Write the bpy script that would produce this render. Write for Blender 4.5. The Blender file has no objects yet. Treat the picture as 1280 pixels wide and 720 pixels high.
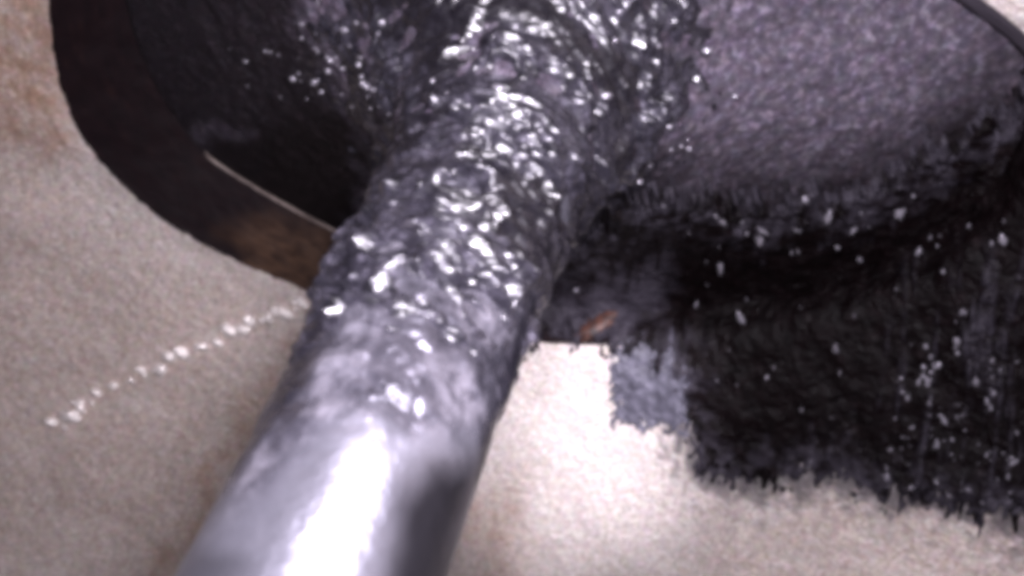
import bpy, math, random
import numpy as np
from mathutils import Matrix, Vector
random.seed(4); rng = np.random.default_rng(4)
sc = bpy.context.scene
COL = sc.collection
sc.unit_settings.scale_length = 0.01            # one unit is one centimetre: the valve stem is 6 mm thick

# ------------------------------------------------------------------ camera (an inspection scope inside an intake port)
F = 1000.0                                      # focal length in pixels of the 1280 px wide photograph
ANG = math.radians(50.0)                        # angle between the valve axis and the view
def _axis():
    best = None
    for k in np.linspace(300, 6000, 4000):
        vx, vy = 466 + .43*k - 640, 560 - k - 360
        a = math.atan(math.hypot(vx, vy)/F)
        if best is None or abs(a-ANG) < best[0]: best = (abs(a-ANG), np.array([vx, vy, F]))
    v = best[1]; return -v/np.linalg.norm(v)
Nc = _axis()                                    # valve axis in camera space (x right, y down, z forward)
Uc = np.array([0, 1., 0]) - Nc[1]*Nc; Uc /= np.linalg.norm(Uc)
Wc = np.cross(Nc, Uc)
Cc = (F*.3/142)*np.array([(466-640)/F, .2, 1.]) - 1.8*Nc
B = np.stack([Wc, -Uc, Nc])                     # world axes: x right, y nearer, z along the stem
CAM = B @ (-Cc)
cam_d = bpy.data.cameras.new('scope_camera'); cam = bpy.data.objects.new('scope_camera', cam_d); COL.objects.link(cam)
M3 = np.stack([B @ np.array([1., 0, 0]), B @ np.array([0, -1., 0]), B @ np.array([0, 0, -1.])], 1)
MW = np.eye(4); MW[:3, :3] = M3; MW[:3, 3] = CAM
cam.matrix_world = Matrix(MW.tolist())
cam_d.sensor_width = 36; cam_d.lens = 36*F/1280; cam_d.clip_start = .02; cam_d.clip_end = 200
cam_d.dof.use_dof = True; cam_d.dof.focus_distance = 3.0; cam_d.dof.aperture_fstop = 0.9
sc.camera = cam
def c2w(x, y, z): return Vector((CAM + B @ np.array([x, y, z])).tolist())
def px(P):                                      # world points -> photograph pixels
    Q = (P-CAM) @ B
    z = np.maximum(Q[..., 2], .05)
    return 640 + F*Q[..., 0]/z, 360 + F*Q[..., 1]/z
def at(x, y, h=0.0):                            # photograph pixel -> point on the plane z = h
    d = B @ np.array([(x-640)/F, (y-360)/F, 1.]); t = (h-CAM[2])/d[2]
    return CAM + d*t

# ------------------------------------------------------------------ world, lamps of the scope and added lamps, exposure
w = bpy.data.worlds.new('World'); sc.world = w; w.use_nodes = True
w.node_tree.nodes['Background'].inputs[0].default_value = (.5, .5, .62, 1)
w.node_tree.nodes['Background'].inputs[1].default_value = .012
def point_lamp(x, y, z, power, rad, col):
    l = bpy.data.lights.new('port_lamp', 'POINT'); l.energy = power; l.shadow_soft_size = rad; l.color = col
    o = bpy.data.objects.new('port_lamp', l); COL.objects.link(o); o.location = c2w(x, y, z)
LC = (.95, .885, 1.0)
point_lamp(-.26, .12, -.05, 360, .08, LC)
point_lamp(.22, .10, -.05, 200, .08, LC)
point_lamp(-.05, .25, -.05, 260, .08, LC)
point_lamp(.24, -.75, .45, 300, .46, LC)  # added lamp away from the scope, above the valve head, for the stem highlight
l = bpy.data.lights.new('wall_spot', 'SPOT'); l.energy = 1600; l.shadow_soft_size = .06; l.color = LC; l.spot_size = math.radians(26); l.spot_blend = 1.0  # spot added to brighten the wall right of the stem
o = bpy.data.objects.new('wall_spot', l); COL.objects.link(o); o.location = c2w(.30, .06, -.03)
o.rotation_euler = (c2w(.34, .62, 3.9)-o.location).to_track_quat('-Z', 'Y').to_euler()
sc.view_settings.view_transform = 'Standard'; sc.view_settings.look = 'None'
sc.view_settings.exposure = 0.5; sc.view_settings.gamma = 1.0
sc.cycles.filter_width = 6.0
sc.cycles.max_bounces = 5
sc.cycles.use_denoising = True

# ------------------------------------------------------------------ helpers
_T = rng.random((64, 64, 64)).astype(np.float32)
def vn(P, s):                                   # smooth value noise, 0..1
    p = P*np.asarray(s); i = np.floor(p).astype(int); f = p-i; f = f*f*(3-2*f); r = 0
    for a in (0, 1):
        for b in (0, 1):
            for c in (0, 1):
                ww = (f[..., 0] if a else 1-f[..., 0])*(f[..., 1] if b else 1-f[..., 1])*(f[..., 2] if c else 1-f[..., 2])
                r = r + ww*_T[(i[..., 0]+a) & 63, (i[..., 1]+b) & 63, (i[..., 2]+c) & 63]
    return r
def fbm(P, s, o=4, g=.5):
    s = np.asarray(s, float)*np.ones(3); r = 0; a = 1; t = 0
    for k in range(o):
        r = r + a*vn(P+17.3*k, s*2**k); t += a; a *= g
    return r/t
def sstep(a, b, x): t = np.clip((x-a)/(b-a), 0, 1); return t*t*(3-2*t)
def polydist(X, Y, poly):                       # signed distance to a polygon, positive inside
    poly = np.array(poly, float); d = np.full(X.shape, 1e9); ins = np.zeros(X.shape, bool)
    for k in range(len(poly)):
        a = poly[k]; b = poly[(k+1) % len(poly)]; e = b-a
        t = np.clip(((X-a[0])*e[0]+(Y-a[1])*e[1])/(e@e+1e-9), 0, 1)
        d = np.minimum(d, np.hypot(X-a[0]-t*e[0], Y-a[1]-t*e[1]))
        c = ((a[1] > Y) != (b[1] > Y)) & (X < (b[0]-a[0])*(Y-a[1])/(b[1]-a[1]+1e-12)+a[0]); ins ^= c
    return np.where(ins, d, -d)
def grid(name, P, mat, parent=None, attrs=None, wrap=False, keep=None):
    a, b = P.shape[:2]; idx = np.arange(a*b).reshape(a, b)
    if wrap: idx = np.concatenate([idx, idx[:1]], 0)
    q = np.stack([idx[:-1, :-1], idx[1:, :-1], idx[1:, 1:], idx[:-1, 1:]], -1).reshape(-1, 4)
    V = P.reshape(-1, 3)
    if keep is not None: q = q[keep.reshape(-1)[q].any(1)]
    used = np.zeros(len(V), bool); used[q] = True; rm = np.cumsum(used)-1; q = rm[q]; V = V[used]
    me = bpy.data.meshes.new(name)
    me.vertices.add(len(V)); me.vertices.foreach_set('co', V.astype(np.float32).ravel())
    me.loops.add(q.size); me.loops.foreach_set('vertex_index', q.astype(np.int32).ravel())
    me.polygons.add(len(q)); me.polygons.foreach_set('loop_start', np.arange(0, q.size, 4, dtype=np.int32))
    me.polygons.foreach_set('loop_total', np.full(len(q), 4, np.int32))
    me.polygons.foreach_set('use_smooth', np.ones(len(q), bool))
    for k, v in (attrs or {}).items():
        at_ = me.attributes.new(k, 'FLOAT', 'POINT'); at_.data.foreach_set('value', v.reshape(-1)[used].astype(np.float32))
    me.update(); me.validate(); me.materials.append(mat)
    o = bpy.data.objects.new(name, me); COL.objects.link(o); o.parent = parent
    return o
def raw(name, V, Fc, mat, parent=None, smooth=True):
    me = bpy.data.meshes.new(name); me.from_pydata([tuple(v) for v in V], [], Fc); me.update()
    for p in me.polygons: p.use_smooth = smooth
    me.materials.append(mat); o = bpy.data.objects.new(name, me); COL.objects.link(o); o.parent = parent
    return o
def tag(o, label=None, cat=None, group=None, kind=None):
    for k, v in (('label', label), ('category', cat), ('group', group), ('kind', kind)):
        if v: o[k] = v
    return o

# ------------------------------------------------------------------ materials
class Mat:
    def chroma(s, col, amt, scale):
        o = s.n('ShaderNodeTexNoise'); o.inputs['Scale'].default_value = scale; o.inputs['Detail'].default_value = 2
        s.l(s.tc.outputs['Object'], o.inputs['Vector'])
        x = s.n('ShaderNodeMix', data_type='RGBA', blend_type='OVERLAY'); x.inputs[0].default_value = amt
        s.l(col, x.inputs[6]); s.l(o.outputs['Color'], x.inputs[7]); return x.outputs[2]
    def __init__(s, name):
        s.m = bpy.data.materials.new(name); s.m.use_nodes = True; s.t = s.m.node_tree
        s.b = s.t.nodes['Principled BSDF']; s.tc = s.t.nodes.new('ShaderNodeTexCoord')
    def n(s, typ, **kw):
        o = s.t.nodes.new(typ)
        for k, v in kw.items(): setattr(o, k, v)
        return o
    def l(s, a, b): s.t.links.new(a, b)
    def noise(s, scale, detail=4, rough=.6, stretch=None):
        o = s.n('ShaderNodeTexNoise'); o.inputs['Scale'].default_value = scale; o.inputs['Detail'].default_value = detail; o.inputs['Roughness'].default_value = rough
        src = s.tc.outputs['Object']
        if stretch:
            mp = s.n('ShaderNodeMapping'); mp.inputs['Scale'].default_value = stretch; s.l(src, mp.inputs[0]); src = mp.outputs[0]
        s.l(src, o.inputs['Vector']); return o.outputs['Fac']
    def ramp(s, fac, stops):
        o = s.n('ShaderNodeValToRGB'); e = o.color_ramp.elements
        while len(e) < len(stops): e.new(.5)
        for k, (p, c) in enumerate(stops):
            e[k].position = p; e[k].color = (*c, 1) if isinstance(c, tuple) else (c, c, c, 1)
        s.l(fac, o.inputs[0]); return o.outputs[0]
    def mix(s, fac, a, b):
        o = s.n('ShaderNodeMix', data_type='RGBA')
        if isinstance(fac, (int, float)): o.inputs[0].default_value = fac
        else: s.l(fac, o.inputs[0])
        for k, v in ((6, a), (7, b)):
            if isinstance(v, tuple): o.inputs[k].default_value = (*v, 1)
            else: s.l(v, o.inputs[k])
        return o.outputs[2]
    def attr(s, name): o = s.n('ShaderNodeAttribute', attribute_name=name); return o.outputs['Fac']
    def math(s, op, a, b):
        o = s.n('ShaderNodeMath', operation=op)
        for k, v in ((0, a), (1, b)):
            if isinstance(v, (int, float)): o.inputs[k].default_value = v
            else: s.l(v, o.inputs[k])
        return o.outputs[0]
    def bump(s, h, strength, dist, prev=None):
        o = s.n('ShaderNodeBump'); o.inputs['Strength'].default_value = strength; o.inputs['Distance'].default_value = dist
        s.l(h, o.inputs['Height'])
        if prev: s.l(prev, o.inputs['Normal'])
        s.l(o.outputs[0], s.b.inputs['Normal']); return o.outputs[0]
    def set(s, **kw):
        for k, v in kw.items():
            i = s.b.inputs[k.replace('_', ' ')]
            if isinstance(v, (int, float)): i.default_value = v
            elif isinstance(v, tuple): i.default_value = (*v, 1)
            else: s.l(v, i)

m = Mat('cast_aluminium')
c1 = m.ramp(m.noise(48, 5, .8), [(.3, (.27, .225, .195)), (.5, (.49, .435, .40)), (.68, (.84, .79, .77))])
c2 = m.mix(m.math('MULTIPLY', m.attr('stain_shade'), m.ramp(m.noise(7, 5, .7), [(.3, .35), (.6, 1.0)])), (1, 1, 1), (.66, .48, .38))
mm = m.n('ShaderNodeMix', data_type='RGBA', blend_type='MULTIPLY'); mm.inputs[0].default_value = 1
m.l(c1, mm.inputs[6]); m.l(c2, mm.inputs[7])
m.set(Base_Color=m.mix(m.math('MULTIPLY', m.attr('smear'), .85), m.chroma(mm.outputs[2], .16, 26), (.035, .031, .038)), Metallic=.4, Roughness=m.ramp(m.noise(40, 2), [(.3, .26), (.7, .55)]))
bn = m.bump(m.noise(60, 3, .7), .7, .02); m.bump(m.noise(130, 2, .6), .7, .010, bn)
CAST = m.m

m = Mat('machined_throat')
m.set(Base_Color=m.mix(m.attr('dust_shade'), m.mix(m.attr('brown'), m.ramp(m.noise(8, 4, .6, (1, 1, 6)), [(.3, (.0025, .001, .0016)), (.6, (.005, .0019, .0026)), (.85, (.013, .0055, .0045))]), m.ramp(m.noise(9, 4, .6, (1, 1, 5)), [(.3, (.010, .0045, .003)), (.7, (.050, .027, .016))])), (.07, .06, .075)), Roughness=.65, Specular_IOR_Level=.12)
m.bump(m.noise(30, 3, .6, (1, 1, 4)), .3, .01)
THROAT = m.m

m = Mat('bare_seat_metal')
m.set(Base_Color=m.mix(m.attr('bare'), (.006, .004, .005), m.ramp(m.noise(9, 3), [(.35, (.07, .05, .042)), (.65, (.2, .16, .14))])), Metallic=.2, Roughness=.5); SEATM = m.m

m = Mat('valve_carbon')
d = m.attr('dust_shade')
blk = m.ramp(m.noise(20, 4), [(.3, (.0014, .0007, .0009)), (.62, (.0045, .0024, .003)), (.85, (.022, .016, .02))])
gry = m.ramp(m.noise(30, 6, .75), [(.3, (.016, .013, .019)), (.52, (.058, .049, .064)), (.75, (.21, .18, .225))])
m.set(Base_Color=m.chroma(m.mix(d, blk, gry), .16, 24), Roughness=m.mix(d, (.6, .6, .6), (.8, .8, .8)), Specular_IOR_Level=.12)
bn = m.bump(m.noise(28, 5, .75), .7, .035); m.bump(m.noise(80, 2), .6, .012, bn)
CARBON = m.m

m = Mat('stem_steel')
fr = m.attr('film'); so = m.attr('soot')  # soot on the stem edges, plus a painted reflection of the dark port
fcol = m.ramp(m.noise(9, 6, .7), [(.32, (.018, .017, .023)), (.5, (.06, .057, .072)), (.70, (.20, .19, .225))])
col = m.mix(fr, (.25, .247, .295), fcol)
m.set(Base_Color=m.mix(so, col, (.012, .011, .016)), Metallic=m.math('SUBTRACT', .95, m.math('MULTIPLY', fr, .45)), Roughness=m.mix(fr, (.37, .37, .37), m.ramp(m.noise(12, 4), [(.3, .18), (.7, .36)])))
m.bump(m.noise(13, 4, .6), .22, .03)
STEEL = m.m

m = Mat('wet_carbon_crust')
cc = m.ramp(m.noise(20, 6, .8), [(.36, (.004, .0037, .0055)), (.54, (.024, .022, .030)), (.76, (.13, .12, .155))])
m.set(Base_Color=m.mix(m.math('MULTIPLY', m.attr('dark'), .8), cc, (.006, .005, .007)), Metallic=.25, Roughness=m.ramp(m.noise(30, 4), [(.3, .2), (.7, .5)]), Coat_Weight=.5, Coat_Roughness=.17)
bn = m.bump(m.noise(24, 2, .5), .35, .02); m.bump(m.noise(75, 2, .6), .2, .010, bn)
CRUST = m.m

m = Mat('black_sludge')
blk = m.ramp(m.noise(14, 5, .7), [(.3, (.0008, .0004, .0005)), (.6, (.0025, .0013, .0015)), (.82, (.016, .011, .0125))])
smear = m.ramp(m.noise(16, 5, .7), [(.3, (.012, .010, .014)), (.6, (.04, .036, .046)), (.8, (.12, .11, .12))])
m.set(Base_Color=m.mix(m.math('MULTIPLY', m.attr('thin'), .85), blk, smear), Roughness=m.ramp(m.noise(20, 3), [(.35, .3), (.7, .7)]), Specular_IOR_Level=.07)
bn = m.bump(m.noise(24, 4, .7), .5, .025); m.bump(m.noise(70, 2), .5, .012, bn)
SLUDGE = m.m
m = Mat('grey_soot_film')
m.set(Base_Color=m.ramp(m.noise(18, 4, .6), [(.3, (.022, .021, .030)), (.5, (.048, .046, .062)), (.72, (.10, .096, .125))]), Roughness=.6, Metallic=.1)
m.bump(m.noise(50, 3), .4, .012)
FILM = m.m
m = Mat('glint_drop'); m.set(Base_Color=(.26, .245, .28), Metallic=.5, Roughness=.24, Coat_Weight=1.0, Coat_Roughness=.05, Specular_IOR_Level=.9); DROP = m.m  # pale drops standing in for glints on the wet carbon and sludge
m = Mat('bright_bead'); m.set(Base_Color=m.ramp(m.noise(30, 2), [(.3, (.8, .72, .68)), (.7, (.97, .93, .9))]), Metallic=.6, Roughness=.24); m.bump(m.noise(30, 2), .35, .02); BEAD = m.m
m = Mat('rust'); m.set(Base_Color=m.ramp(m.noise(26, 5, .7), [(.4, (.008, .004, .0035)), (.66, (.06, .019, .010))]), Roughness=.6); m.bump(m.noise(40, 3), .5, .015); RUST = m.m

# ------------------------------------------------------------------ port wall and throat surfaces
DEP = -.26                                      # depth of the valve seat under the throat lip
LIP = [(62, -60), (62, 10), (66, 70), (80, 130), (110, 188), (150, 233), (195, 270), (245, 302), (310, 333), (390, 366), (500, 400), (600, 418), (700, 430), (780, 432), (900, 425),
       (1030, 405), (1150, 365), (1250, 300), (1320, 220), (1330, 130), (1296, 50), (1245, 12), (1180, -22)]
SEAT = [(150, -60), (160, 20), (185, 90), (247, 187), (300, 222), (360, 256), (425, 290), (540, 335), (660, 365), (760, 378), (880, 380), (1000, 358), (1130, 312), (1250, 248), (1318, 165), (1300, 80), (1240, 28), (1160, -10)]
SLUDGE_EDGE = [(690, 330), (750, 262), (800, 246), (920, 252), (1050, 240), (1180, 178), (1285, 100), (1400, 60), (1500, 60), (1500, 640), (1290, 650), (1180, 625), (1100, 612), (1040, 590), (960, 600), (885, 590), (868, 560), (862, 510), (850, 460), (800, 450), (770, 430), (700, 432), (640, 430)]
TH = np.linspace(-math.pi, math.pi, 1100, endpoint=False)
CEN = np.array([.0, .15])                       # centre of the throat opening in the plane
def polar(pts, h, far):
    P = np.array([at(x, y, h)[:2] for x, y in pts])-CEN
    a = np.arctan2(P[:, 1], P[:, 0]); r = np.hypot(P[:, 0], P[:, 1])
    o = np.argsort(a); a, r = a[o], r[o]
    gaps = np.diff(np.r_[a, a[0]+2*math.pi]); k = int(np.argmax(gaps))   # the side that lies outside the photograph
    print('polar', far, np.round(np.degrees(a)), np.round(r, 2), 'gap', np.degrees(gaps[k]))
    n = max(int(gaps[k]/.35), 2); ex = a[k]+gaps[k]*np.arange(1, n)/n
    r0, r1 = r[k], r[(k+1) % len(r)]; tt = np.arange(1, n)/n
    er = (r0*(1-tt)+r1*tt)*(1-.0*np.sin(tt*math.pi))
    a = np.r_[a, ex]; r = np.r_[r, er]; a = (a+math.pi) % (2*math.pi)-math.pi; o = np.argsort(a); a, r = a[o], r[o]
    R = np.interp(TH, np.r_[a-2*math.pi, a, a+2*math.pi], np.r_[r, r, r])
    K = np.exp(-.5*(np.arange(-60, 61)/9.)**2); K /= K.sum()
    return np.convolve(np.r_[R[-60:], R, R[:60]], K, 'valid')
RL = polar(LIP, 0, 'lip'); RS = polar(SEAT, DEP, 'seat')
RS = np.minimum(RS, RL-.05)
FARK = sstep(.7, -.6, np.sin(TH))               # the far side of the port rises round the stem
def base(th, v):                                # v 0..1 throat from seat to lip, v > 1 port wall outwards
    rl = np.interp(th, TH, RL, period=2*math.pi); rs = np.interp(th, TH, RS, period=2*math.pi); fk = np.interp(th, TH, FARK, period=2*math.pi)
    t = np.clip(v, 0, 1); e = np.maximum(v-1, 0)
    r = rs+(rl-rs)*t+e
    z = DEP*(1-t**1.0)+fk*(.42*e+.16*e**1.7)
    return np.stack([CEN[0]+r*np.cos(th), CEN[1]+r*np.sin(th), z], -1)
def normals(P):
    a = np.gradient(P, axis=0); b = np.gradient(P, axis=1); n = np.cross(a, b); n /= np.linalg.norm(n, axis=-1, keepdims=True)+1e-12
    return np.where(n[..., 2:3] < 0, -n, n)

port = tag(bpy.data.objects.new('port_wall', None), kind='structure'); COL.objects.link(port)
ve = np.r_[np.linspace(.985, 1.03, 8), 1.03+np.cumsum(np.linspace(.007, .026, 270))]
th2, v2 = np.meshgrid(TH, ve, indexing='ij')
P = base(th2, v2); N = normals(P)
e = np.clip((v2-1)/.08, 0, 1)
h = (fbm(P, 26, 3, .75)-.5)*.017*(.25+.75*e)+(fbm(P, 2.2, 2)-.5)*.06*e
X, Y = px(P); X = X+(fbm(P, 4, 3)-.5)*120; Y = Y+(fbm(P+9, 4, 3)-.5)*120
stain_shade = np.maximum(sstep(-70, 60, polydist(X, Y, [(-200, -200), (90, -200), (70, 60), (90, 180), (20, 200), (-200, 80)])), .8*sstep(-45, 40, polydist(X, Y, [(400, 370), (330, 520), (220, 760), (150, 760), (290, 480)])))  # brown stain at upper left; strip beside the stem paints its soft shadow
stain_shade = np.maximum(stain_shade, .7*sstep(-40, 40, polydist(X, Y, [(560, 760), (600, 640), (640, 600), (650, 700), (640, 760)])))  # soft shadow right of the stem, painted in as browning
stain_shade = np.maximum(stain_shade, .42*sstep(-60, 120, polydist(X, Y, [(-400, -100), (60, 0), (150, 240), (390, 370), (250, 760), (-400, 760)])))
stain_shade = np.maximum(stain_shade, .30*sstep(-20, 80, polydist(X, Y, [(880, 600), (1400, 600), (1400, 800), (850, 800)])))
X0, Y0 = px(P); run = np.stack([(X0+.12*(Y0-400))/100, Y0/700, 0*X0], -1)
D = polydist(X0+(fbm(P, 12, 3)-.5)*40, Y0, SLUDGE_EDGE)
smear = sstep(775, 850, X0)*sstep(-75, 0, D+(fbm(run, (9, 5, 1), 5, .8)-.5)*150)*sstep(.38, .62, fbm(P, 22, 4, .75)+.25*sstep(-40, 0, D))
grid('cast_surface', P+N*h[..., None], CAST, port, {'stain_shade': stain_shade, 'smear': smear}, wrap=True)
vt = np.linspace(-.02, 1.0, 60)
th2, v2 = np.meshgrid(TH, vt, indexing='ij'); P = base(th2, v2); N = normals(P)
X, Y = px(P); lit_brown = sstep(-35, 25, polydist(X+(fbm(P, 5, 3)-.5)*70, Y, [(290, 300), (340, 280), (460, 310), (460, 420), (330, 350)]))  # warm light on the lower throat lip, painted in as brown
grid('throat', P+N*((fbm(P, 9, 3)-.5)*.015)[..., None], THROAT, port, {'brown': lit_brown, 'dust_shade': sstep(-30, 30, polydist(X, Y, [(1050, -200), (1450, -200), (1420, 60), (1330, 120), (1280, 110), (1150, 20)]))}, wrap=True)
# bare contact line of the valve seat
tt = np.linspace(0, 2*math.pi, 14)
th2, k2 = np.meshgrid(TH, tt, indexing='ij'); P0 = base(th2, np.full_like(th2, .0))
P = P0+np.stack([np.cos(k2)*np.cos(th2), np.cos(k2)*np.sin(th2), np.sin(k2)], -1)*(.0065+.003*fbm(P0, 6, 2)[..., None])
P[..., 2] += .006
X, Y = px(P); bare = sstep(-12, 25, polydist(X+(fbm(P, 8, 2)-.5)*60, Y, [(225, 170), (300, 150), (470, 250), (470, 330), (380, 300), (240, 210)]))
P[..., 2] -= .03*(1-bare)
grid('valve_seat', P, SEATM, port, {'bare': bare}, wrap=True)
# beaded flash along the casting's parting line
ridge = tag(bpy.data.objects.new('parting_line', None)); COL.objects.link(ridge); ridge.parent = port

def hit(x, y):                                  # photograph pixel -> point on the port wall
    d = B @ np.array([(x-640)/F, (y-360)/F, 1.]); d /= np.linalg.norm(d)
    t = np.linspace(1.0, 9, 3000); Q = CAM+d*t[:, None]
    q = Q[:, :2]-CEN; th = np.arctan2(q[:, 1], q[:, 0]); r = np.hypot(q[:, 0], q[:, 1])
    rl = np.interp(th, TH, RL, period=2*math.pi); rs = np.interp(th, TH, RS, period=2*math.pi)
    v = np.where(r > rl, 1+r-rl, np.clip((r-rs)/(rl-rs), 0, 1))
    s = Q[:, 2]-base(th, v)[:, 2]
    k = np.argmax(s < 0); return Q[k] if s[k] < 0 else None
def pebble(seed, n=2):
    import bmesh
    bm = bmesh.new(); bmesh.ops.create_icosphere(bm, subdivisions=n, radius=1)
    r = random.Random(seed)
    for v in bm.verts: v.co *= 1+r.uniform(-.3, .3)
    me = bpy.data.meshes.new('bead'); bm.to_mesh(me); bm.free()
    for p in me.polygons: p.use_smooth = True
    return me
BEADS = []
for k in range(5):
    me = pebble(k, 1); me.materials.append(BEAD); BEADS.append(me)
DROPS = []
for k in range(4):
    me = pebble(20+k, 2); me.materials.append(DROP); DROPS.append(me)
def put(name, me, p, s, parent):
    o = bpy.data.objects.new(name, me); COL.objects.link(o); o.parent = parent
    o.location = Vector([float(x) for x in p]); o.scale = s; o.rotation_euler = (random.uniform(-.3, .3), random.uniform(-.3, .3), random.gauss(0, .25) if name == 'glint_drop' else random.uniform(0, 6)); return o
line = [(72, 532), (88, 516), (128, 490), (180, 465), (215, 443), (262, 432), (300, 405), (350, 392), (378, 378)]
for k in range(66):
    t = k/65*(len(line)-1); i = min(int(t), len(line)-2); f = t-i
    x = line[i][0]*(1-f)+line[i+1][0]*f+random.uniform(-10, 10); y = line[i][1]*(1-f)+line[i+1][1]*f+random.uniform(-6, 6)
    p = hit(x, y)
    if p is None: continue
    s = random.uniform(.02, .042)*(.55 if k % 3 else 1.4)
    p = p+np.array([0, .003, .006])
    put('bead', BEADS[k % 5], p, (s*1.3, s, s*.8), ridge)

# ------------------------------------------------------------------ the valve: one stem, a flared carboned head, a wet crust round its neck
valve = tag(bpy.data.objects.new('engine_valve', None), 'polished steel intake valve stem flaring into a carbon caked head', 'valve'); COL.objects.link(valve)
TV = np.linspace(-math.pi, math.pi, 720, endpoint=False)
def neck(th, z):                                # radius of the valve at height z over the lip plane
    rs = np.interp(th, TH, RS, period=2*math.pi)-.004
    g = np.clip((z-DEP)/.34, 0, 9)
    return .3+(rs-.3)*np.exp(-g*1.25)
def vsurf(th, z):
    r = neck(th, z)-.010*sstep(1.2, 2.2, z); b = np.clip((r-.3)/1.2, 0, 1)[..., None]
    c = np.concatenate([CEN[0]*b, CEN[1]*b], -1)
    return np.concatenate([c+np.stack([r*np.cos(th), r*np.sin(th)], -1), z[..., None]], -1)
zz = np.linspace(.7, 4.2, 460); t2, z2 = np.meshgrid(TV, zz, indexing='ij'); P = vsurf(t2, z2); N = normals(P); X0, Y0 = px(P); X, Y = X0, Y0
X = X+(fbm(P, 5, 3)-.5)*90; Y = Y+(fbm(P+3, 5, 4)-.5)*120
fl = sstep(-40, 50, polydist(X, Y, [(200, -300), (900, -300), (650, 560), (610, 600), (570, 560), (515, 560), (440, 540), (330, 640), (290, 660), (200, 560)]))
fl = np.maximum(fl, .45*sstep(-20, 40, polydist(X, Y, [(200, 560), (420, 560), (330, 700), (150, 700)])))
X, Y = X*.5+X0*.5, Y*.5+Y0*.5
soot_shade = sstep(-14, 16, polydist(X, Y, [(650, 360), (740, 360), (660, 600), (600, 670), (585, 600), (612, 520)]))
soot_shade = np.maximum(soot_shade, .85*sstep(-22, 26, polydist(X, Y, [(500, 640), (540, 590), (600, 600), (575, 760), (470, 760)])))  # dark port mirrored in the lower right steel, painted into the colour
soot_shade = np.maximum(soot_shade, .7*sstep(-25, 30, polydist(X, Y, [(350, 380), (415, 380), (385, 500), (330, 560), (300, 540)])))
h = fl*((fbm(P, (8, 8, 12), 4, .55)-.5)*.05)*sstep(620, 470, Y0)
grid('stem', P+N*h[..., None], STEEL, valve, {'film': fl, 'soot': soot_shade}, wrap=True)
zz = DEP+.002+1.3*np.linspace(0, 1, 260)**2.0; t2, z2 = np.meshgrid(TV, zz, indexing='ij')
P = vsurf(t2, z2); N = normals(P); X, Y = px(P); P1, N1 = P, N; vis = ((CAM-P)*N).sum(-1) > 0; X1 = np.where(vis, X, 1e5).ravel(); Y1 = Y.ravel()
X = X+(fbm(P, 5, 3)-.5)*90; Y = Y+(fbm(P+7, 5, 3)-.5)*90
dust_shade = np.maximum(sstep(-45, 110, polydist(X, Y, [(760, -400), (1600, -400), (1400, 60), (1290, 95), (1180, 175), (1060, 240), (800, 245)])),  # grey dust on black carbon, with the head's shading boundary painted into the split
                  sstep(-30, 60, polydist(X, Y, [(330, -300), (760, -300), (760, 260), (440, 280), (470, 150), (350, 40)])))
dust_shade = np.maximum(dust_shade, .11*sstep(-60, 60, polydist(X, Y, [(40, -200), (460, -200), (440, 110), (260, 185), (140, 150)])))
dust_shade = np.maximum(dust_shade, .6*sstep(-20, 30, polydist(X, Y, [(220, 175), (270, 140), (330, 165), (255, 180)])))
grid('head', P+N*((fbm(P, 11, 4, .6)-.5)*.05*sstep(.0, .1, z2-DEP))[..., None], CARBON, valve, {'dust_shade': dust_shade}, wrap=True)
for k in range(96):  # drops placed as glints of the wet carbon
    x, y = [(random.gauss(430, 40), random.gauss(90, 30)), (random.gauss(820, 40), random.uniform(10, 240)), (random.gauss(410, 50), random.gauss(60, 40)), (random.uniform(450, 900), random.gauss(100, 70))][k % 4]
    i = np.argmin((X1-x)**2+(Y1-y)**2); p = P1.reshape(-1, 3)[i]+N1.reshape(-1, 3)[i]*.012
    s_ = random.choice((.005, .007, .010, .014)); s_ = s_*.5 if k % 4 == 2 else s_
    put('glint_drop', DROPS[k % 4], p, (s_*random.uniform(.8, 1.7), s_, s_), valve)
# underside of the head, so that the head is closed
ring = vsurf(TV, np.full_like(TV, DEP))
V = [tuple(p) for p in ring]+[(p[0]*.98, p[1]*.98, DEP-.14) for p in ring]+[(CEN[0], CEN[1], DEP-.15)]; n = len(TV)
raw('combustion_face', V, [(i, (i+1) % n, n+(i+1) % n, n+i) for i in range(n)]+[(n+i, n+(i+1) % n, 2*n) for i in range(n)], CARBON, valve)
# crust
TC = np.linspace(-math.pi, math.pi, 800, endpoint=False)
zz = np.linspace(-.05, 1.75, 760); t2, z2 = np.meshgrid(TC, zz, indexing='ij')
P = vsurf(t2, z2); N = normals(P); X, Y = px(P)
Q = np.stack([t2*.3/(2*math.pi)*2*math.pi, 0*t2, z2], -1)
lump = 1-np.abs(2*fbm(P, (7, 7, 17), 3, .45)-1)*2.2
cov = polydist(X+(fbm(P, 4, 3)-.5)*120, Y+(fbm(P+5, 4, 3)-.5)*160, [(400, -200), (900, -200), (850, 120), (770, 260), (715, 345), (700, 420), (660, 420), (600, 400), (540, 400), (470, 395), (390, 400), (415, 330), (440, 230), (480, 120), (440, 40)])
m_ = sstep(-95, 55, cov+(fbm(P+61, 12, 3, .6)-.5)*90)
big = fbm(P+31, (3.5, 3.5, 6), 3)
dk = np.maximum(sstep(.52, .66, big), .9*sstep(-20, 20, polydist(X, Y, [(655, 240), (740, 235), (720, 330), (690, 410), (640, 420), (668, 330)])))
amp = .35+1.3*sstep(.35, .65, fbm(P+51, (5, 5, 8), 2))
h = ((lump-.35)*(.050-.02*dk)*amp+(fbm(P+77, (5, 5, 9), 3)-.5)*.06)*m_-(1-m_)*.022+.012*m_
crust = grid('carbon_crust', P+N*h[..., None], CRUST, valve, {'dark': dk}, wrap=True, keep=(h > -.012))
crust['kind'] = 'stuff'

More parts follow.
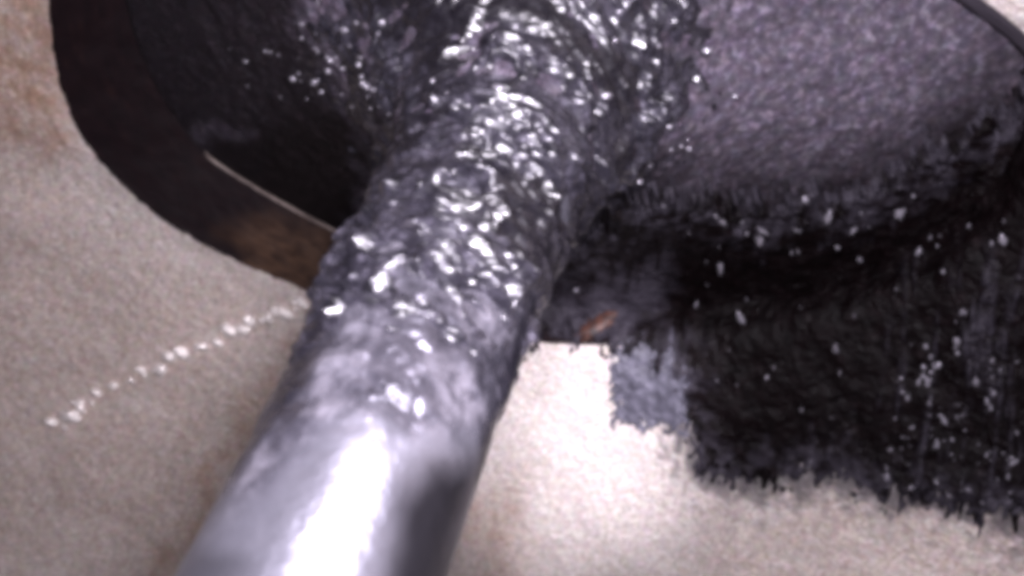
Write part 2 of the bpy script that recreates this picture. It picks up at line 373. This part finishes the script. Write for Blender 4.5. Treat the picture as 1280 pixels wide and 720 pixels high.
# ------------------------------------------------------------------ soot film, sludge, drips and glint drops on the right
def sheet(name, poly, mat, parent, thick, rough, th_rng, v_rng, nt, nv, jag, lumps, soft=10):
    t2, v2 = np.meshgrid(np.linspace(*th_rng, nt), np.linspace(*v_rng, nv), indexing='ij')
    def bridge(v): return np.where((v < 0)[..., None], vsurf(t2, DEP+.55*np.clip(-v, 0, 2)**1.6), base(t2, np.maximum(v, 0)))
    P = np.mean([bridge(v2+d_) for d_ in np.linspace(-.22, .22, 9)], 0); N = normals(P); X0, Y0 = px(P)
    run = np.stack([(X0+.12*(Y0-400))/100, Y0/700, 0*X0], -1)        # the oil has run straight down the wall
    X = X0+(fbm(P, 12, 3)-.5)*jag*.5; Y = Y0+(fbm(run, (9, 5, 1), 5, .8)-.5)*jag*1.6+(fbm(P+5, 26, 3, .7)-.5)*jag*.7
    D = polydist(X, Y, poly); D = D+(fbm(P+21, 34, 3, .7)-.5)*55*sstep(60, 0, np.abs(D)); m_ = sstep(-soft, soft, D)
    strk = sstep(.50, .72, fbm(run+3, (8, 5, 1), 5, .75))*sstep(.3, .6, fbm(P+41, 16, 4, .75))*sstep(-60, 40, polydist(X0, Y0, [(1040, 640), (1110, 460), (1170, 340), (1400, 330), (1400, 720), (1060, 670)]))
    thin = (1-sstep(0, 60, D))*sstep(.35, .6, fbm(P+11, 13, 4, .7))
    smudge = .8*sstep(-20, 25, polydist(X, Y, [(690, 375), (760, 330), (840, 315), (830, 395), (780, 425), (690, 430)]))
    base_h = (fbm(P, 2.2, 2)-.5)*.06*np.clip((v2-1)/.08, 0, 1)
    h = base_h+m_*(thick+.03*strk+rough*(fbm(P, lumps, 4, .6)-.5))-(1-m_)*.05
    return grid(name, P+N*h[..., None], mat, parent, {'thin': np.maximum(np.maximum(.9*thin, strk*.9), smudge)}, keep=m_ > .02)
film = sheet('soot_film', [(758, 385), (870, 390), (872, 505), (850, 540), (768, 528), (764, 436)], FILM, None, .035, .03, (-1.9, -.5), (.3, 2.6), 520, 520, 30, 14, 8)
tag(film, 'blue grey soot film with a ragged edge between stem and black sludge', 'soot film')
slud = tag(bpy.data.objects.new('oil_sludge', None), 'black wet oil sludge running down the port wall right of the stem', 'sludge'); COL.objects.link(slud)
sheet('sludge_coat', SLUDGE_EDGE,
      SLUDGE, slud, .05, .05, (-2.0, .8), (-.9, 3.2), 1000, 740, 70, 9, 9)
def drip(pts, r):
    ps = [hit(*p) for p in pts]; ps = [p for p in ps if p is not None]
    if len(ps) < 2: return
    ps = np.array(ps); seg = np.linspace(0, len(ps)-1, 40); C_ = np.stack([np.interp(seg, np.arange(len(ps)), ps[:, k]) for k in range(3)], -1)
    k2 = np.linspace(0, 2*math.pi, 13)[None, :]; s2 = seg[:, None]
    C_[:, 2] += .02
    rr = r*(.45+1.1*vn(np.stack([seg*2.2, seg*0+r*900, seg*0], -1), 1))[:, None]*np.sin(np.linspace(.15, math.pi-.12, 40))[:, None]**.4
    C3 = C_[:, None, :]+np.stack([rr*np.cos(k2), 0*k2*rr, rr*np.sin(k2)*.8], -1)
    grid('drip', C3, SLUDGE, slud)
for x, y0, y1, r in ((1135, 430, 560, .022), (1168, 360, 520, .026), (1197, 320, 560, .028), (1212, 520, 645, .03), (1150, 520, 625, .026), (1100, 540, 615, .022), (1245, 430, 600, .024), (1262, 540, 660, .03), (1020, 520, 600, .02), (960, 540, 606, .02)):
    drip([(x+random.uniform(-6, 6), y0), (x+random.uniform(-8, 8), (y0+y1)/2), (x+random.uniform(-8, 8), y1)], r)
from mathutils.bvhtree import BVHTree
def tree(o):
    me = o.data; return BVHTree.FromPolygons([v.co for v in me.vertices], [tuple(p.vertices) for p in me.polygons])
bv = tree(next(o for o in slud.children if o.name.startswith('sludge_coat')))
def lifted(x, y, up):                           # where the line of sight meets the sludge
    d = B @ np.array([(x-640)/F, (y-360)/F, 1.]); q = bv.ray_cast(Vector(CAM.tolist()), Vector(d.tolist()))[0]
    return None if q is None else np.array(q)
spots = [(1007, 250), (1036, 272), (1068, 286), (1075, 325), (1125, 265), (1179, 340), (1045, 438), (1197, 428), (1155, 460), (1160, 480), (1254, 300), (1127, 473), (1220, 480), (928, 402), (1240, 452), (900, 330), (720, 363), (870, 382), (950, 300)]
for x0, ya, yb in ((1160, 430, 520), (1197, 380, 450), (1172, 500, 560), (1135, 470, 560), (1205, 520, 620), (1240, 470, 600), (1110, 560, 610), (1262, 540, 640)):
    spots += [(x0+random.gauss(0, 5), random.uniform(ya, yb)) for _ in range(7)]
for x0, ya, yb in ((1165, 430, 540), (1200, 400, 640), (1140, 520, 640), (1235, 450, 640), (1265, 400, 640)):
    spots += [(x0+random.gauss(0, 6)-.1*(y_-500), y_) for y_ in [random.uniform(ya, yb) for _ in range(6)]]
spots += [(random.uniform(800, 1270), random.uniform(240, 340)) for _ in range(14)]
spots += [(random.uniform(880, 1280), random.uniform(260, 610)) for _ in range(46)]
for k, (x, y) in enumerate(spots):  # drops placed as glints of the wet sludge
    p = lifted(x, y, .045)
    if p is None: continue
    s = random.uniform(.012, .022) if k < 19 else random.choice((.004, .005, .005, .007, .012))
    put('glint_drop', DROPS[k % 4], p, (s*random.uniform(.6, 1.1), s*random.uniform(.9, 3.2), s*.6), slud)
# rust
p = hit(757, 402)
t2, k2 = np.meshgrid(np.linspace(0, 1, 16), np.linspace(0, 2*math.pi, 24), indexing='ij')
ax = hit(792, 380)-p
R_ = t2*(.8+.5*vn(np.stack([np.cos(k2)*2, np.sin(k2)*2, 0*k2], -1)+9, 1))
nn = np.array([0, .45, .9]); sd = np.cross(nn, ax); sd /= np.linalg.norm(sd)
P = p+ax*(R_*np.cos(k2))[..., None]+sd*(.06*R_*np.sin(k2))[..., None]+nn*(.095*(1-t2**2))[..., None]
tag(grid('rust_patch', P, RUST), 'small orange brown rust patch at the throat lip right of the stem', 'rust patch')
